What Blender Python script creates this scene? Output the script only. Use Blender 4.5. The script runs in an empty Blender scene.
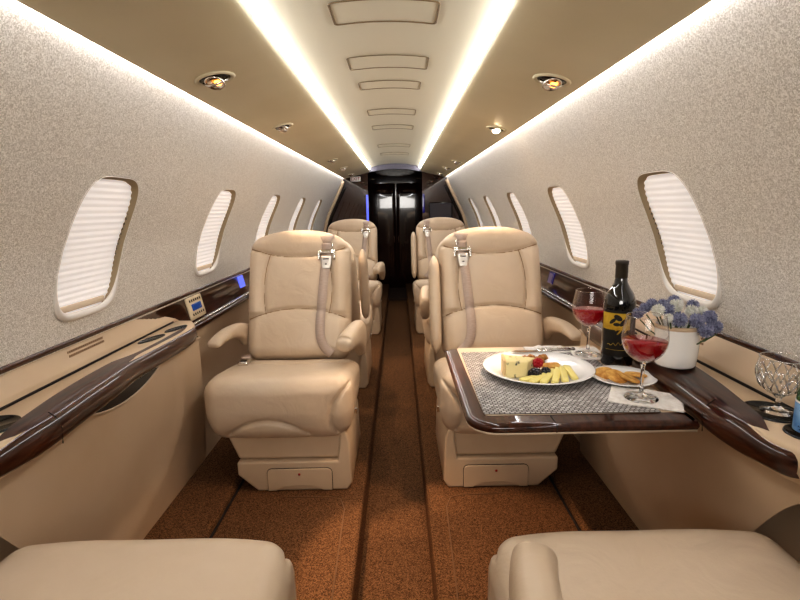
import bpy, bmesh, math, random
from mathutils import Vector, Matrix
R = math.radians
random.seed(7)
COL = bpy.context.scene.collection
SC = bpy.context.scene

# ------------------------------------------------------------------ materials
def srgb(r, g, b):
    f = lambda c: (c/255/12.92) if c/255 <= .04045 else ((c/255+.055)/1.055)**2.4
    return (f(r), f(g), f(b), 1)

def mat(name, col, rough=.5, metal=0, coat=0, spec=.5, trans=0, ior=1.45, emit=None, estr=0, sheen=0):
    m = bpy.data.materials.new(name); m.use_nodes = True
    b = m.node_tree.nodes['Principled BSDF']
    b.inputs['Base Color'].default_value = col
    b.inputs['Roughness'].default_value = rough
    b.inputs['Metallic'].default_value = metal
    b.inputs['Coat Weight'].default_value = coat
    b.inputs['Coat Roughness'].default_value = .025
    b.inputs['Specular IOR Level'].default_value = spec
    b.inputs['Transmission Weight'].default_value = trans
    b.inputs['IOR'].default_value = ior
    b.inputs['Sheen Weight'].default_value = sheen
    if emit:
        b.inputs['Emission Color'].default_value = emit
        b.inputs['Emission Strength'].default_value = estr
    return m

def nodes(m):
    nt = m.node_tree
    return nt, nt.nodes['Principled BSDF']

def add_noise(m, scale, c1, c2, lo=.3, hi=.7, detail=3, bump=0, dist=.002, kind='noise', stretch=None, bscale=None):
    nt, b = nodes(m)
    tc = nt.nodes.new('ShaderNodeTexCoord')
    src = tc.outputs['Object']
    if stretch:
        mp = nt.nodes.new('ShaderNodeMapping'); mp.inputs['Scale'].default_value = stretch
        nt.links.new(src, mp.inputs['Vector']); src = mp.outputs['Vector']
    if kind == 'noise':
        n = nt.nodes.new('ShaderNodeTexNoise'); n.inputs['Scale'].default_value = scale; n.inputs['Detail'].default_value = detail
        out = n.outputs['Fac']
    elif kind == 'cell':
        n = nt.nodes.new('ShaderNodeTexVoronoi'); n.inputs['Scale'].default_value = scale
        sp = nt.nodes.new('ShaderNodeSeparateColor'); nt.links.new(n.outputs['Color'], sp.inputs['Color'])
        out = sp.outputs['Red']
    else:
        n = nt.nodes.new('ShaderNodeTexWave'); n.inputs['Scale'].default_value = scale
        n.inputs['Distortion'].default_value = 6; n.inputs['Detail'].default_value = 3; n.inputs['Detail Scale'].default_value = 2
        out = n.outputs['Fac']
    nt.links.new(src, n.inputs['Vector'])
    cr = nt.nodes.new('ShaderNodeValToRGB')
    cr.color_ramp.elements[0].position = lo; cr.color_ramp.elements[0].color = c1
    cr.color_ramp.elements[1].position = hi; cr.color_ramp.elements[1].color = c2
    nt.links.new(out, cr.inputs['Fac']); nt.links.new(cr.outputs['Color'], b.inputs['Base Color'])
    if bump:
        bo = out
        if bscale:
            n2 = nt.nodes.new('ShaderNodeTexNoise'); n2.inputs['Scale'].default_value = bscale; n2.inputs['Detail'].default_value = 2
            nt.links.new(tc.outputs['Object'], n2.inputs['Vector']); bo = n2.outputs['Fac']
        bp = nt.nodes.new('ShaderNodeBump'); bp.inputs['Strength'].default_value = bump; bp.inputs['Distance'].default_value = dist
        nt.links.new(bo, bp.inputs['Height']); nt.links.new(bp.outputs['Normal'], b.inputs['Normal'])
    return m

M = {}
M['leather'] = add_noise(mat('cream_leather', srgb(207, 186, 161), .42), 5, srgb(202, 180, 154), srgb(212, 192, 168), bump=.12, dist=.002, bscale=260)
def wrinkle(m, scale, strength, dist):
    nt, b = nodes(m); prev = b.inputs['Normal'].links[0].from_socket
    tc = nt.nodes.new('ShaderNodeTexCoord'); n = nt.nodes.new('ShaderNodeTexNoise')
    n.inputs['Scale'].default_value = scale; n.inputs['Detail'].default_value = 3; n.inputs['Distortion'].default_value = 1.2
    bp = nt.nodes.new('ShaderNodeBump'); bp.inputs['Strength'].default_value = strength; bp.inputs['Distance'].default_value = dist
    nt.links.new(tc.outputs['Object'], n.inputs['Vector']); nt.links.new(n.outputs['Fac'], bp.inputs['Height'])
    nt.links.new(prev, bp.inputs['Normal']); nt.links.new(bp.outputs['Normal'], b.inputs['Normal'])
wrinkle(M['leather'], 9, .35, .012)
M['leather_trim'] = add_noise(mat('tan_trim_leather', srgb(203, 179, 150), .5), 4, srgb(199, 174, 144), srgb(207, 184, 156), bump=.08, dist=.001, bscale=300)
M['seam'] = mat('leather_seam', srgb(150, 118, 84), .6)
M['wall'] = add_noise(mat('glitter_wall_fabric', srgb(180, 172, 162), .42, metal=.15), 500, srgb(196, 190, 180), srgb(254, 251, 245), lo=.05, hi=.97, bump=.3, dist=.0012, kind='cell')
M['reveal'] = mat('window_reveal', srgb(158, 140, 112), .7)
M['lip'] = mat('window_lip', srgb(228, 222, 214), .45)
M['shade'] = mat('pleated_shade', srgb(240, 234, 230), .7, emit=srgb(255, 250, 248), estr=.26)  # faint emission stands in for backlight coming through the shade
M['hem'] = mat('shade_hem', srgb(214, 194, 170), .6)
M['ceiling'] = mat('ceiling_panel', srgb(207, 199, 178), .4)
M['valance'] = add_noise(mat('valance_leather', srgb(216, 205, 174), .55), 3, srgb(212, 201, 169), srgb(220, 209, 179), bump=.05, dist=.001, bscale=200)
M['led'] = mat('led_white', (1, 1, 1, 1), emit=(.97, .98, 1, 1), estr=27)
M['cove'] = mat('cove_led', (1, 1, 1, 1), emit=(.93, .92, 1, 1), estr=29)
M['wood'] = add_noise(mat('glossy_dark_wood', srgb(60, 30, 18), .3, coat=1, spec=.12), 10, srgb(30, 13, 8), srgb(78, 40, 24), lo=.25, hi=.75, detail=4, stretch=(9, .7, 9))
M['bulk'] = add_noise(mat('bulkhead_dark_wood', srgb(34, 17, 14), .1, coat=1), 6, srgb(26, 12, 10), srgb(62, 30, 23), lo=.2, hi=.85, stretch=(6, 6, .6))
M['carpet'] = add_noise(mat('brown_carpet', srgb(104, 74, 48), .95, spec=.1), 400, srgb(58, 40, 26), srgb(128, 92, 62), lo=.05, hi=.95, kind='cell', bump=.6, dist=.003)
M['carpet_seam'] = mat('carpet_seam', srgb(116, 86, 58), .9)
M['dark_carpet'] = mat('dark_carpet', srgb(58, 40, 28), .95)
M['black'] = mat('black_gloss', srgb(14, 13, 13), .18)
M['hgap'] = mat('hatch_gap_tan', srgb(118, 98, 72), .8)
M['gap'] = mat('dark_gap', srgb(30, 20, 14), .8)
M['chrome'] = mat('chrome', (.75, .73, .7, 1), .12, metal=1)
M['brushed'] = mat('brushed_steel', (.62, .58, .53, 1), .3, metal=1)
M['strap'] = add_noise(mat('belt_webbing', srgb(184, 164, 150), .7), 60, srgb(176, 156, 142), srgb(192, 172, 158), stretch=(1, 1, 12))
M['red'] = mat('red_button', srgb(150, 30, 20), .4)
M['bulb'] = mat('halogen_bulb', (1, .5, .1, 1), emit=(1, .35, .06, 1), estr=6)
M['bulb_hot'] = mat('halogen_lit', (1, .8, .6, 1), emit=(1, .78, .5, 1), estr=45)
M['blue'] = mat('blue_emission', srgb(30, 40, 160), .2, emit=srgb(110, 125, 255), estr=.9)
M['blue_dim'] = mat('blue_emission_dim', srgb(30, 30, 90), .1, coat=1, emit=srgb(80, 70, 220), estr=.08)
M['screen'] = mat('blue_display', srgb(20, 40, 80), .2, emit=srgb(40, 90, 170), estr=.35)
M['plastic'] = mat('cream_plastic', srgb(214, 196, 166), .4)
M['ink'] = mat('dark_ink', srgb(60, 48, 38), .7)
M['faint_ink'] = mat('faint_ink', srgb(146, 118, 92), .7)
M['china'] = mat('white_china', srgb(240, 238, 235), .12, coat=.5)
M['pot'] = mat('white_ceramic', srgb(238, 235, 230), .2, coat=.3)
M['potrim'] = mat('pot_lip', srgb(205, 180, 150), .5)
M['napkin'] = add_noise(mat('white_napkin', srgb(238, 233, 226), .9), 90, srgb(222, 215, 206), srgb(242, 238, 232), bump=.15, dist=.001)
M['glass'] = mat('clear_glass', (1, 1, 1, 1), .0, trans=1, ior=1.45)
def thin_glass(name, col, f0=.04, f1=.75):
    m = bpy.data.materials.new(name); m.use_nodes = True; nt = m.node_tree
    nt.nodes.remove(nt.nodes['Principled BSDF'])
    tr = nt.nodes.new('ShaderNodeBsdfTransparent'); tr.inputs['Color'].default_value = col
    gl = nt.nodes.new('ShaderNodeBsdfGlossy'); gl.inputs['Roughness'].default_value = .03
    lw = nt.nodes.new('ShaderNodeLayerWeight'); lw.inputs['Blend'].default_value = .25
    mr = nt.nodes.new('ShaderNodeMapRange'); mr.inputs['To Min'].default_value = f0; mr.inputs['To Max'].default_value = f1
    mx = nt.nodes.new('ShaderNodeMixShader')
    nt.links.new(lw.outputs['Facing'], mr.inputs['Value']); nt.links.new(mr.outputs['Result'], mx.inputs['Fac'])
    nt.links.new(tr.outputs[0], mx.inputs[1]); nt.links.new(gl.outputs[0], mx.inputs[2])
    nt.links.new(mx.outputs[0], nt.nodes['Material Output'].inputs['Surface'])
    return m
M['thin'] = thin_glass('thin_clear_glass', (.97, .97, .97, 1))
M['facet'] = thin_glass('cut_glass_facets', (.97, .97, .97, 1), .5, .95)
M['crystal'] = mat('cut_crystal', (1, 1, 1, 1), .0, trans=1, ior=1.55)
M['wine'] = mat('red_wine', srgb(176, 10, 30), .0, trans=.5, ior=1.33, emit=srgb(150, 10, 18), estr=.05)
M['bottle'] = mat('black_bottle_glass', srgb(16, 14, 13), .06, coat=1)
M['label'] = mat('black_paper', srgb(22, 19, 17), .5)
M['gold'] = add_noise(mat('gold_foil', srgb(196, 160, 50), .35, metal=.3), 40, srgb(170, 130, 30), srgb(220, 186, 70))
M['capsule'] = mat('bottle_capsule', srgb(44, 36, 26), .4)
M['blueflower'] = add_noise(mat('blue_petals', srgb(118, 120, 150), .8), 160, srgb(80, 82, 114), srgb(172, 174, 196))
M['whiteflower'] = add_noise(mat('white_petals', srgb(226, 224, 216), .8), 80, srgb(196, 196, 180), srgb(242, 240, 236))
M['stem'] = mat('green_stem', srgb(78, 92, 62), .8)
M['cheese'] = add_noise(mat('blue_cheese', srgb(238, 220, 160), .6), 60, srgb(60, 66, 66), srgb(240, 222, 164), lo=.3, hi=.38, detail=2)
M['rind'] = mat('cheese_rind', srgb(226, 196, 146), .7)
M['slice'] = mat('yellow_cheese', srgb(238, 222, 140), .5)
M['blackberry'] = mat('blackberry', srgb(28, 22, 32), .25, coat=.5)
M['raspberry'] = mat('raspberry', srgb(176, 22, 36), .35)
M['nut'] = add_noise(mat('walnut', srgb(184, 124, 60), .7), 90, srgb(140, 86, 36), srgb(208, 150, 84), bump=.6, dist=.003)
M['cracker'] = add_noise(mat('cracker', srgb(214, 164, 84), .75), 60, srgb(176, 112, 44), srgb(230, 186, 104), bump=.1, dist=.0005)
M['green'] = mat('green_glass', srgb(20, 110, 40), .05, trans=.5, coat=1)
M['bluelabel'] = add_noise(mat('blue_bottle_label', srgb(110, 160, 210), .4), 30, srgb(70, 128, 190), srgb(150, 190, 226))
M['navy'] = mat('navy_ink', srgb(24, 52, 110), .5)
M['star'] = mat('red_star', srgb(214, 50, 40), .5)
M['white'] = mat('white_paint', srgb(240, 238, 236), .4)
M['header'] = mat('grey_blue_header', srgb(84, 80, 92), .3)
M['monitor'] = mat('dark_monitor', srgb(44, 40, 52), .15, coat=1)

def weave_mat():
    m = mat('woven_grey', srgb(150, 144, 138), .8)
    nt, b = nodes(m)
    tc = nt.nodes.new('ShaderNodeTexCoord')
    n = nt.nodes.new('ShaderNodeTexBrick')
    n.inputs['Scale'].default_value = 100.0
    n.inputs['Brick Width'].default_value = 1.1; n.inputs['Row Height'].default_value = .8
    n.inputs['Mortar Size'].default_value = .12
    n.inputs['Color1'].default_value = srgb(220, 216, 212); n.inputs['Color2'].default_value = srgb(168, 162, 158)
    n.inputs['Mortar'].default_value = srgb(70, 62, 58)
    nt.links.new(tc.outputs['Object'], n.inputs['Vector'])
    nt.links.new(n.outputs['Color'], b.inputs['Base Color'])
    bp = nt.nodes.new('ShaderNodeBump'); bp.inputs['Strength'].default_value = .6; bp.inputs['Distance'].default_value = .001; bp.invert = True
    nt.links.new(n.outputs['Fac'], bp.inputs['Height']); nt.links.new(bp.outputs['Normal'], b.inputs['Normal'])
    return m
M['weave'] = weave_mat()

# ------------------------------------------------------------------ helpers
class MB:
    def __init__(s): s.v = []; s.f = []
    def add(s, v, f):
        o = len(s.v); s.v += [tuple(p) for p in v]; s.f += [tuple(i+o for i in q) for q in f]; return s
    def build(s, name, m, parent=None, smooth=True, loc=None, bevel=0, sub=0, sharp=None, solid=0):
        me = bpy.data.meshes.new(name); me.from_pydata(s.v, [], s.f); me.update()
        bm = bmesh.new(); bm.from_mesh(me); bmesh.ops.remove_doubles(bm, verts=bm.verts, dist=1e-6)
        bmesh.ops.recalc_face_normals(bm, faces=bm.faces); bm.to_mesh(me); bm.free()
        for p in me.polygons: p.use_smooth = smooth
        me.materials.append(m)
        o = bpy.data.objects.new(name, me); COL.objects.link(o)
        if parent: o.parent = parent
        if loc: o.location = loc
        if solid:
            k = o.modifiers.new('s', 'SOLIDIFY'); k.thickness = solid; k.offset = 0
        if bevel:
            k = o.modifiers.new('b', 'BEVEL'); k.width = bevel; k.segments = 3; k.limit_method = 'ANGLE'; k.angle_limit = R(40)
        if sub:
            k = o.modifiers.new('u', 'SUBSURF'); k.levels = sub; k.render_levels = sub
        if sharp and smooth:
            me.set_sharp_from_angle(angle=R(sharp))
        return o

def grid(P, nu, nv, cu=False, cv=False):
    v = [P(i, j) for i in range(nu) for j in range(nv)]
    f = []
    for i in range(nu if cu else nu-1):
        for j in range(nv if cv else nv-1):
            a, b = (i % nu)*nv, ((i+1) % nu)*nv
            f.append((a+j, b+j, b+(j+1) % nv, a+(j+1) % nv))
    return v, f

def rbox(hx, hy, hz, r, nx, ny, nz, deform=None):
    """surface of a rounded box, finely gridded; deform(p, q) maps points (q = unit box coords)"""
    if not isinstance(r, tuple): r = (r, r, r)
    idx = {}; v = []; f = []
    def vid(i, j, k):
        key = (i, j, k)
        if key in idx: return idx[key]
        q = (2*i/nx-1, 2*j/ny-1, 2*k/nz-1)
        p = [0, 0, 0]; H = (hx, hy, hz)
        inner = [max(-(H[a]-r[a]), min(H[a]-r[a], q[a]*H[a])) for a in range(3)]
        d = [(q[a]*H[a]-inner[a])/r[a] for a in range(3)]
        L = math.sqrt(sum(x*x for x in d)) or 1
        mx = max(abs(x) for x in d) or 1
        p = [inner[a]+r[a]*d[a]/L*min(1, mx) for a in range(3)]
        if deform: p = deform(p, q)
        idx[key] = len(v); v.append(tuple(p)); return idx[key]
    for i in range(nx):
        for j in range(ny):
            for k in (0, nz): f.append((vid(i, j, k), vid(i+1, j, k), vid(i+1, j+1, k), vid(i, j+1, k)))
    for i in range(nx):
        for k in range(nz):
            for j in (0, ny): f.append((vid(i, j, k), vid(i+1, j, k), vid(i+1, j, k+1), vid(i, j, k+1)))
    for j in range(ny):
        for k in range(nz):
            for i in (0, nx): f.append((vid(i, j, k), vid(i, j+1, k), vid(i, j+1, k+1), vid(i, j, k+1)))
    return v, f

def box(x0, x1, y0, y1, z0, z1):
    v = [(x, y, z) for x in (x0, x1) for y in (y0, y1) for z in (z0, z1)]
    f = [(0, 1, 3, 2), (4, 5, 7, 6), (0, 1, 5, 4), (2, 3, 7, 6), (0, 2, 6, 4), (1, 3, 7, 5)]
    return v, f

def prism(poly, fn, a, b):
    """poly of 2D points extruded from a to b; fn(u, v, t) -> 3D"""
    n = len(poly)
    v = [fn(u, w, a) for u, w in poly]+[fn(u, w, b) for u, w in poly]
    f = [tuple(range(n)), tuple(range(2*n-1, n-1, -1))]+[(i, (i+1) % n, n+(i+1) % n, n+i) for i in range(n)]
    return v, f

def lathe(prof, n=40, loc=(0, 0, 0), mod=None):
    v = []; f = []
    m = len(prof)
    for i in range(n):
        a = 2*math.pi*i/n
        for (r, z) in prof:
            rr = r*(mod(a, z) if mod else 1)
            v.append((loc[0]+rr*math.cos(a), loc[1]+rr*math.sin(a), loc[2]+z))
    for i in range(n):
        for j in range(m-1):
            a, b = i*m, ((i+1) % n)*m
            q = [a+j, b+j, b+j+1, a+j+1]
            f.append(tuple(q))
    return v, f

def sweep(path, rad, n=12, up=(0, 0, 1), cap=True, power=1.0):
    """tube along path; rad = list of (side, vertical) radii or a number"""
    P = [Vector(p) for p in path]; v = []; f = []
    if not isinstance(rad, (list, tuple)): rad = [(rad, rad)]*len(P)
    for i, p in enumerate(P):
        t = (P[min(i+1, len(P)-1)]-P[max(i-1, 0)]).normalized()
        U = Vector(up); s = t.cross(U)
        if s.length < 1e-4: s = t.cross(Vector((1, 0, 0)))
        s.normalize(); u = s.cross(t).normalized()
        for k in range(n):
            a = 2*math.pi*k/n; c, d = math.cos(a), math.sin(a)
            c = math.copysign(abs(c)**power, c); d = math.copysign(abs(d)**power, d)
            v.append(tuple(p+s*(rad[i][0]*c)+u*(rad[i][1]*d)))
    for i in range(len(P)-1):
        for k in range(n):
            f.append((i*n+k, i*n+(k+1) % n, (i+1)*n+(k+1) % n, (i+1)*n+k))
    if cap:
        f.append(tuple(range(n))); f.append(tuple(range((len(P)-1)*n, len(P)*n)))
    return v, f

def spline(pts, n):
    """Catmull-Rom through pts, n samples"""
    P = [Vector(p) for p in pts]; P = [2*P[0]-P[1]]+P+[2*P[-1]-P[-2]]
    out = []; segs = len(P)-3
    for i in range(n):
        t = i/(n-1)*segs; k = min(int(t), segs-1); t -= k
        a, b, c, d = P[k:k+4]
        out.append(.5*((2*b)+(c-a)*t+(2*a-5*b+4*c-d)*t*t+(3*b-a-3*c+d)*t**3))
    return out

def lerp_table(tab, x):
    if x <= tab[0][0]: return tab[0][1]
    for (a, b), (c, d) in zip(tab, tab[1:]):
        if x <= c: return b+(d-b)*(x-a)/(c-a)
    return tab[-1][1]

def smooth_table(tab, x):
    if x <= tab[0][0]: return tab[0][1]
    for k, ((a, b), (c, d)) in enumerate(zip(tab, tab[1:])):
        if x <= c:
            t = (x-a)/(c-a)
            m0 = (d-tab[k-1][1])/(c-tab[k-1][0]) if k else (d-b)/(c-a)
            m1 = (tab[k+2][1]-b)/(tab[k+2][0]-a) if k+2 < len(tab) else (d-b)/(c-a)
            h = c-a
            return (2*t**3-3*t*t+1)*b+(t**3-2*t*t+t)*h*m0+(-2*t**3+3*t*t)*d+(t**3-t*t)*h*m1
    return tab[-1][1]

def segdist(px, pz, poly):
    best = 9
    for (ax, az), (bx, bz) in zip(poly, poly[1:]):
        dx, dz = bx-ax, bz-az; L = dx*dx+dz*dz
        t = 0 if L == 0 else max(0, min(1, ((px-ax)*dx+(pz-az)*dz)/L))
        d = math.hypot(px-ax-t*dx, pz-az-t*dz)
        if d < best: best = d
    return best

def tag(o, label, cat, group=None):
    o['label'] = label; o['category'] = cat
    if group: o['group'] = group
    return o

def thing(name, label, cat, loc=(0, 0, 0), rz=0, group=None):
    o = bpy.data.objects.new(name, None); COL.objects.link(o); o.empty_display_size = .05
    o.location = loc; o.rotation_euler = (0, 0, rz)
    return tag(o, label, cat, group)

def struct(o): o['kind'] = 'structure'; return o

def kids(o): return [c for c in COL.objects if c.parent == o]

def copy_tree(o, label, loc=None, rz=None):
    def rec(src, par):
        c = src.copy(); COL.objects.link(c)
        if par: c.parent = par
        for k in kids(src): rec(k, c)
        return c
    c = rec(o, None)
    if label: c['label'] = label
    if loc: c.location = loc
    if rz is not None: c.rotation_euler = (0, 0, rz)
    return c

# ------------------------------------------------------------------ the cabin shell
Y0, Y1 = -1.3, 5.65
PROF = [(.545, 1.40), (.567, 1.36), (.618, 1.25), (.682, 1.12), (.764, .95), (.81, .79), (.828, .70)]
PZ = sorted([(z, x) for x, z in PROF])
def wx(z): return smooth_table(PZ, z)
WINY = [1.314+.842*k for k in range(6)]
WZ0, WZ1 = .79, 1.120

def win_top(s): return WZ1 if s < 0 else WZ1-.012
def win_outline(yc, grow, n=64, s=-1):
    """points (Y, z) of a window outline: rounded, a little narrower at the top"""
    hw, hz, zc = .123+grow, (win_top(s)-WZ0)/2+grow, (WZ0+win_top(s))/2
    out = []
    for k in range(n):
        a = 2*math.pi*k/n; c, s = math.cos(a), math.sin(a)
        e = 2/4.2
        y = math.copysign(abs(c)**e, c)*hw; z = math.copysign(abs(s)**e, s)*hz
        y *= 1-.05*(z/hz)
        out.append((yc+y, zc+z))
    return out

def build_wall(s, name):
    mb = MB()
    rz0, rz1, rw = .745, 1.175, .17
    zs = sorted(set([.70+.70*i/44 for i in range(45)]+[rz0, rz1]))
    zs = [z for z in zs if not (rz0-.008 < z < rz0+.008 and z != rz0) and not (rz1-.008 < z < rz1+.008 and z != rz1)]
    ys = [Y0]
    for yc in WINY:
        if yc-rw > Y0: ys += [yc-rw, yc+rw]
    ys = [y for y in ys if y < Y1]+[Y1]
    for a, b in zip(ys, ys[1:]):
        yc = (a+b)/2
        iswin = any(abs(yc-w) < .01 for w in WINY)
        for z0, z1 in zip(zs, zs[1:]):
            if iswin and z0 >= rz0-1e-6 and z1 <= rz1+1e-6: continue
            mb.add([(s*wx(z0), a, z0), (s*wx(z0), b, z0), (s*wx(z1), b, z1), (s*wx(z1), a, z1)], [(0, 1, 2, 3)])
    for yc in WINY:
        if yc+rw > Y1+.3: continue
        n = 288
        # rectangle boundary walked by angle so that it lines up with the outline
        inner = win_outline(yc, .012, n, s); zc = (WZ0+win_top(s))/2; rect = []
        for (y, z) in inner:
            dy, dz = y-yc, z-zc
            t = min(rw/abs(dy) if abs(dy) > 1e-9 else 1e9, ((rz1-zc) if dz > 0 else (zc-rz0))/abs(dz) if abs(dz) > 1e-9 else 1e9)
            rect.append([yc+dy*t, zc+dz*t])
        for cy in (yc-rw, yc+rw):
            for cz in (rz0, rz1):
                k = min(range(n), key=lambda i: (rect[i][0]-cy)**2+(rect[i][1]-cz)**2); rect[k] = [cy, cz]
        def P(i, j):
            (ay, az), (by, bz) = rect[i], inner[i]; t = j/5
            y, z = ay+(by-ay)*t, az+(bz-az)*t
            return (s*wx(z), y, z)
        mb.add(*grid(P, n, 6, cu=True))
    return struct(mb.build(name, M['wall']))
build_wall(-1, 'wall_left'); build_wall(1, 'wall_right')

def pleat(z, t): return .0030*abs(((z*64) % 1)*2-1)
def build_window(s, yc, num):
    n = 64
    rings = [(.012, .0), (.0115, .002), (.010, .008), (.010, .014), (.009, .020), (.008, .034)]
    O = [(win_outline(yc, g, n, s), d) for g, d in rings]; WZ1 = win_top(s)
    def P(i, j):
        ring, d = O[j]; y, z = ring[i]
        return (s*(wx(z)+d*1.0), y, z-d*.25)
    mb = MB().add(*grid(P, n, len(O), cu=True))
    # protruding soft lip that thickens under the window
    rl = []
    for (y, z) in win_outline(yc, .010, n, s):
        rl.append(Vector((s*(wx(z)-.001), y, z)))
    lip = MB()
    rad = [.0012+.0095*max(0, min(1, (.90-p.z)/.10))**1.3 for p in rl]
    v = []; m = 8
    for i, p in enumerate(rl):
        t = (rl[(i+1) % n]-rl[i-1]).normalized(); nx = Vector((s, 0, 0)); u = t.cross(nx).normalized()
        for k in range(m):
            a = 2*math.pi*k/m; v.append(tuple(p+nx*(rad[i]*.7*math.cos(a))+u*(rad[i]*math.sin(a))))
    f = [(i*m+k, ((i+1) % n)*m+k, ((i+1) % n)*m+(k+1) % m, i*m+(k+1) % m) for i in range(n) for k in range(m)]
    lip.add(v, f)
    w = struct(mb.build('window_%d' % num, M['reveal']))
    lip.build('window_lip', M['lip'], w)
    # pleated shade filling the opening
    zz = [WZ0-.012+(WZ1-WZ0+.03)*i/110 for i in range(111)]
    hz = (WZ1-WZ0)/2
    sm = MB(); v = []
    for z in zz:
        q = max(-1, min(1, (z-(WZ0+WZ1)/2)/(hz+.016)))
        h = .1315*max(.02, 1-abs(q)**4.2)**(1/4.2)*(1-.05*q)
        for k in range(5):
            v.append((s*(wx(z)+.018+pleat(z, 0)), yc+h*(k/2-1), z-.006))
    f = [(i*5+k, i*5+k+1, i*5+k+6, i*5+k+5) for i in range(110) for k in range(4)]
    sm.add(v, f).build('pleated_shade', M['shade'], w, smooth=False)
    z = WZ0+.012
    MB().add(*rbox(.004, .104, .008, .003, 4, 20, 4, lambda p, q: (s*(wx(z)+.015)+p[0], yc+p[1], z+p[2]))).build('shade_hem_rail', M['hem'], w)
    # little ladder of bead holes along the forward guide
    gb = MB()
    for k in range(9):
        zc = .93+.014*k
        gb.add(*box(s*(wx(zc)+.0155)-.0008, s*(wx(zc)+.0155)+.0008, yc+.1275, yc+.130, zc-.006, zc-.001))
    gb.build('shade_guide', M['gap'], w, smooth=False)
num = 1
for s in (-1, 1):
    for yc in WINY[:5]:
        build_window(s, yc, num); num += 1

def strip_surface(name, prof, m, y0=Y0, y1=Y1, smooth=True, ny=2, solid=0):
    mb = MB()
    mb.add(*grid(lambda i, j: (prof[i][0], y0+(y1-y0)*j/(ny-1), prof[i][1]), len(prof), ny))
    return mb.build(name, m, smooth=smooth, solid=solid)
# ceiling arch
cp = [(.262*math.sin(a*math.pi/2/10)/1.0, 0) for a in range(-10, 11)]
cp = [(x, 1.481+.037*(1-(x/.262)**2)) for x, _ in cp]
struct(strip_surface('ceiling', cp, M['ceiling']))
# outer shell above the coves
struct(strip_surface('trim_1', [(-.545, 1.40), (-.50, 1.46), (-.27, 1.54), (0, 1.56), (.27, 1.54), (.50, 1.46), (.545, 1.40)], M['ceiling']))
for i, s in enumerate((-1, 1)):
    pts = spline([(.280, 1.50, 0), (.278, 1.474, 0), (.276, 1.450, 0), (.289, 1.432, 0), (.37, 1.408, 0), (.46, 1.388, 0), (.543, 1.367, 0), (.551, 1.368, 0), (.548, 1.378, 0), (.53, 1.39, 0)], 46)
    struct(strip_surface('trim_%d' % (2+i), [(s*p.x, p.y) for p in pts], M['valance'], y1=Y1-.02))
    # end cap of the valance
    where = 'above the dining table' if s > 0 else 'opposite the dining table'
    o = strip_surface('led_strip', [(s*.262, 1.477), (s*.2765, 1.455)], M['led'], y0=.75, y1=Y1-.05)
    tag(o, 'long white LED strip edging the ceiling arch, on the side '+where, 'light strip', 'cabin LED strips')
    o = strip_surface('cove_strip', [(s*.551, 1.374), (s*.562, 1.374)], M['cove'], y0=-.5, y1=Y1-.05)
    tag(o, 'thin cool white cove light along the wall top '+where, 'light strip', 'cabin LED strips')

# lower side walls, wood bands
k = 4
for s in (-1, 1):
    pts = spline([(.806, .59, 0), (.812, .5, 0), (.815, .3, 0), (.80, .12, 0), (.785, -.01, 0)], 14)
    struct(strip_surface('trim_%d' % k, [(s*p.x, p.y) for p in pts], M['leather_trim'])); k += 1
    struct(strip_surface('trim_%d' % k, [(s*.8285, .722), (s*.823, .7225), (s*.8205, .716), (s*.822, .708), (s*.829, .705), (s*.806, .604), (s*.804, .601)], M['wood'])); k += 1
    struct(strip_surface('trim_%d' % k, [(s*.806, .602), (s*.794, .601), (s*.792, .597), (s*.794, .593), (s*.81, .592)], M['chrome'])); k += 1
    struct(strip_surface('trim_%d' % k, [(s*.81, .592), (s*.788, .590), (s*.785, .58), (s*.791, .568), (s*.815, .566)], M['wood'])); k += 1

# floor: raised sides, sunk aisle, carpeted kick along the walls
fb = MB()
fp = [(-.80, .035), (-.70, .028), (-.618, .022), (-.606, .012), (-.602, 0), (-.125, 0), (-.118, -.006), (-.115, -.02), (-.112, -.09), (.112, -.09), (.115, -.02), (.118, -.006), (.125, 0), (.602, 0), (.606, .012), (.618, .022), (.70, .028), (.80, .035)]
fb.add(*grid(lambda i, j: (fp[i][0], (Y0, Y1+1.4)[j], fp[i][1]), len(fp), 2))
struct(fb.build('floor', M['carpet'], smooth=False))
for s in (-1, 1):
    sp = MB(); sp.add(*sweep([(s*.165, .95, .001), (s*.18, 1.6, .001), (s*.20, 1.66, .001), (s*.24, 1.675, .001), (s*.40, 1.68, .001)], .0022, 6))
    rg = MB().add(*sweep([(s*.598, Y0, .001), (s*.598, Y1, .001)], .005, 6))
    struct(rg.build('trim_%d' % k, M['gap'])); k += 1
    struct(sp.build('trim_%d' % k, M['carpet_seam'])); k += 1

# rear wall behind the camera
struct(MB().add(*box(-.9, .9, Y0-.05, Y0, -.1, 1.6)).build('wall_back', M['ceiling'], smooth=False))

# forward bulkhead: two glossy partitions, a header arch, a vestibule and double doors
def partition(s, name):
    prof = [(wx(z), z) for z in [.70+.68*i/20 for i in range(21)]]
    poly = [(.30, -.1), (.79, -.1), (.83, .45)]+[(x+.0, z) for x, z in prof]+[(.50, 1.47), (.30, 1.50)]
    return struct(MB().add(*prism(poly, lambda u, w, t: (s*u, t, w), Y1, Y1+.04)).build(name, M['bulk'], smooth=False))
partition(-1, 'wall_front_left'); partition(1, 'wall_front_right')
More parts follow.
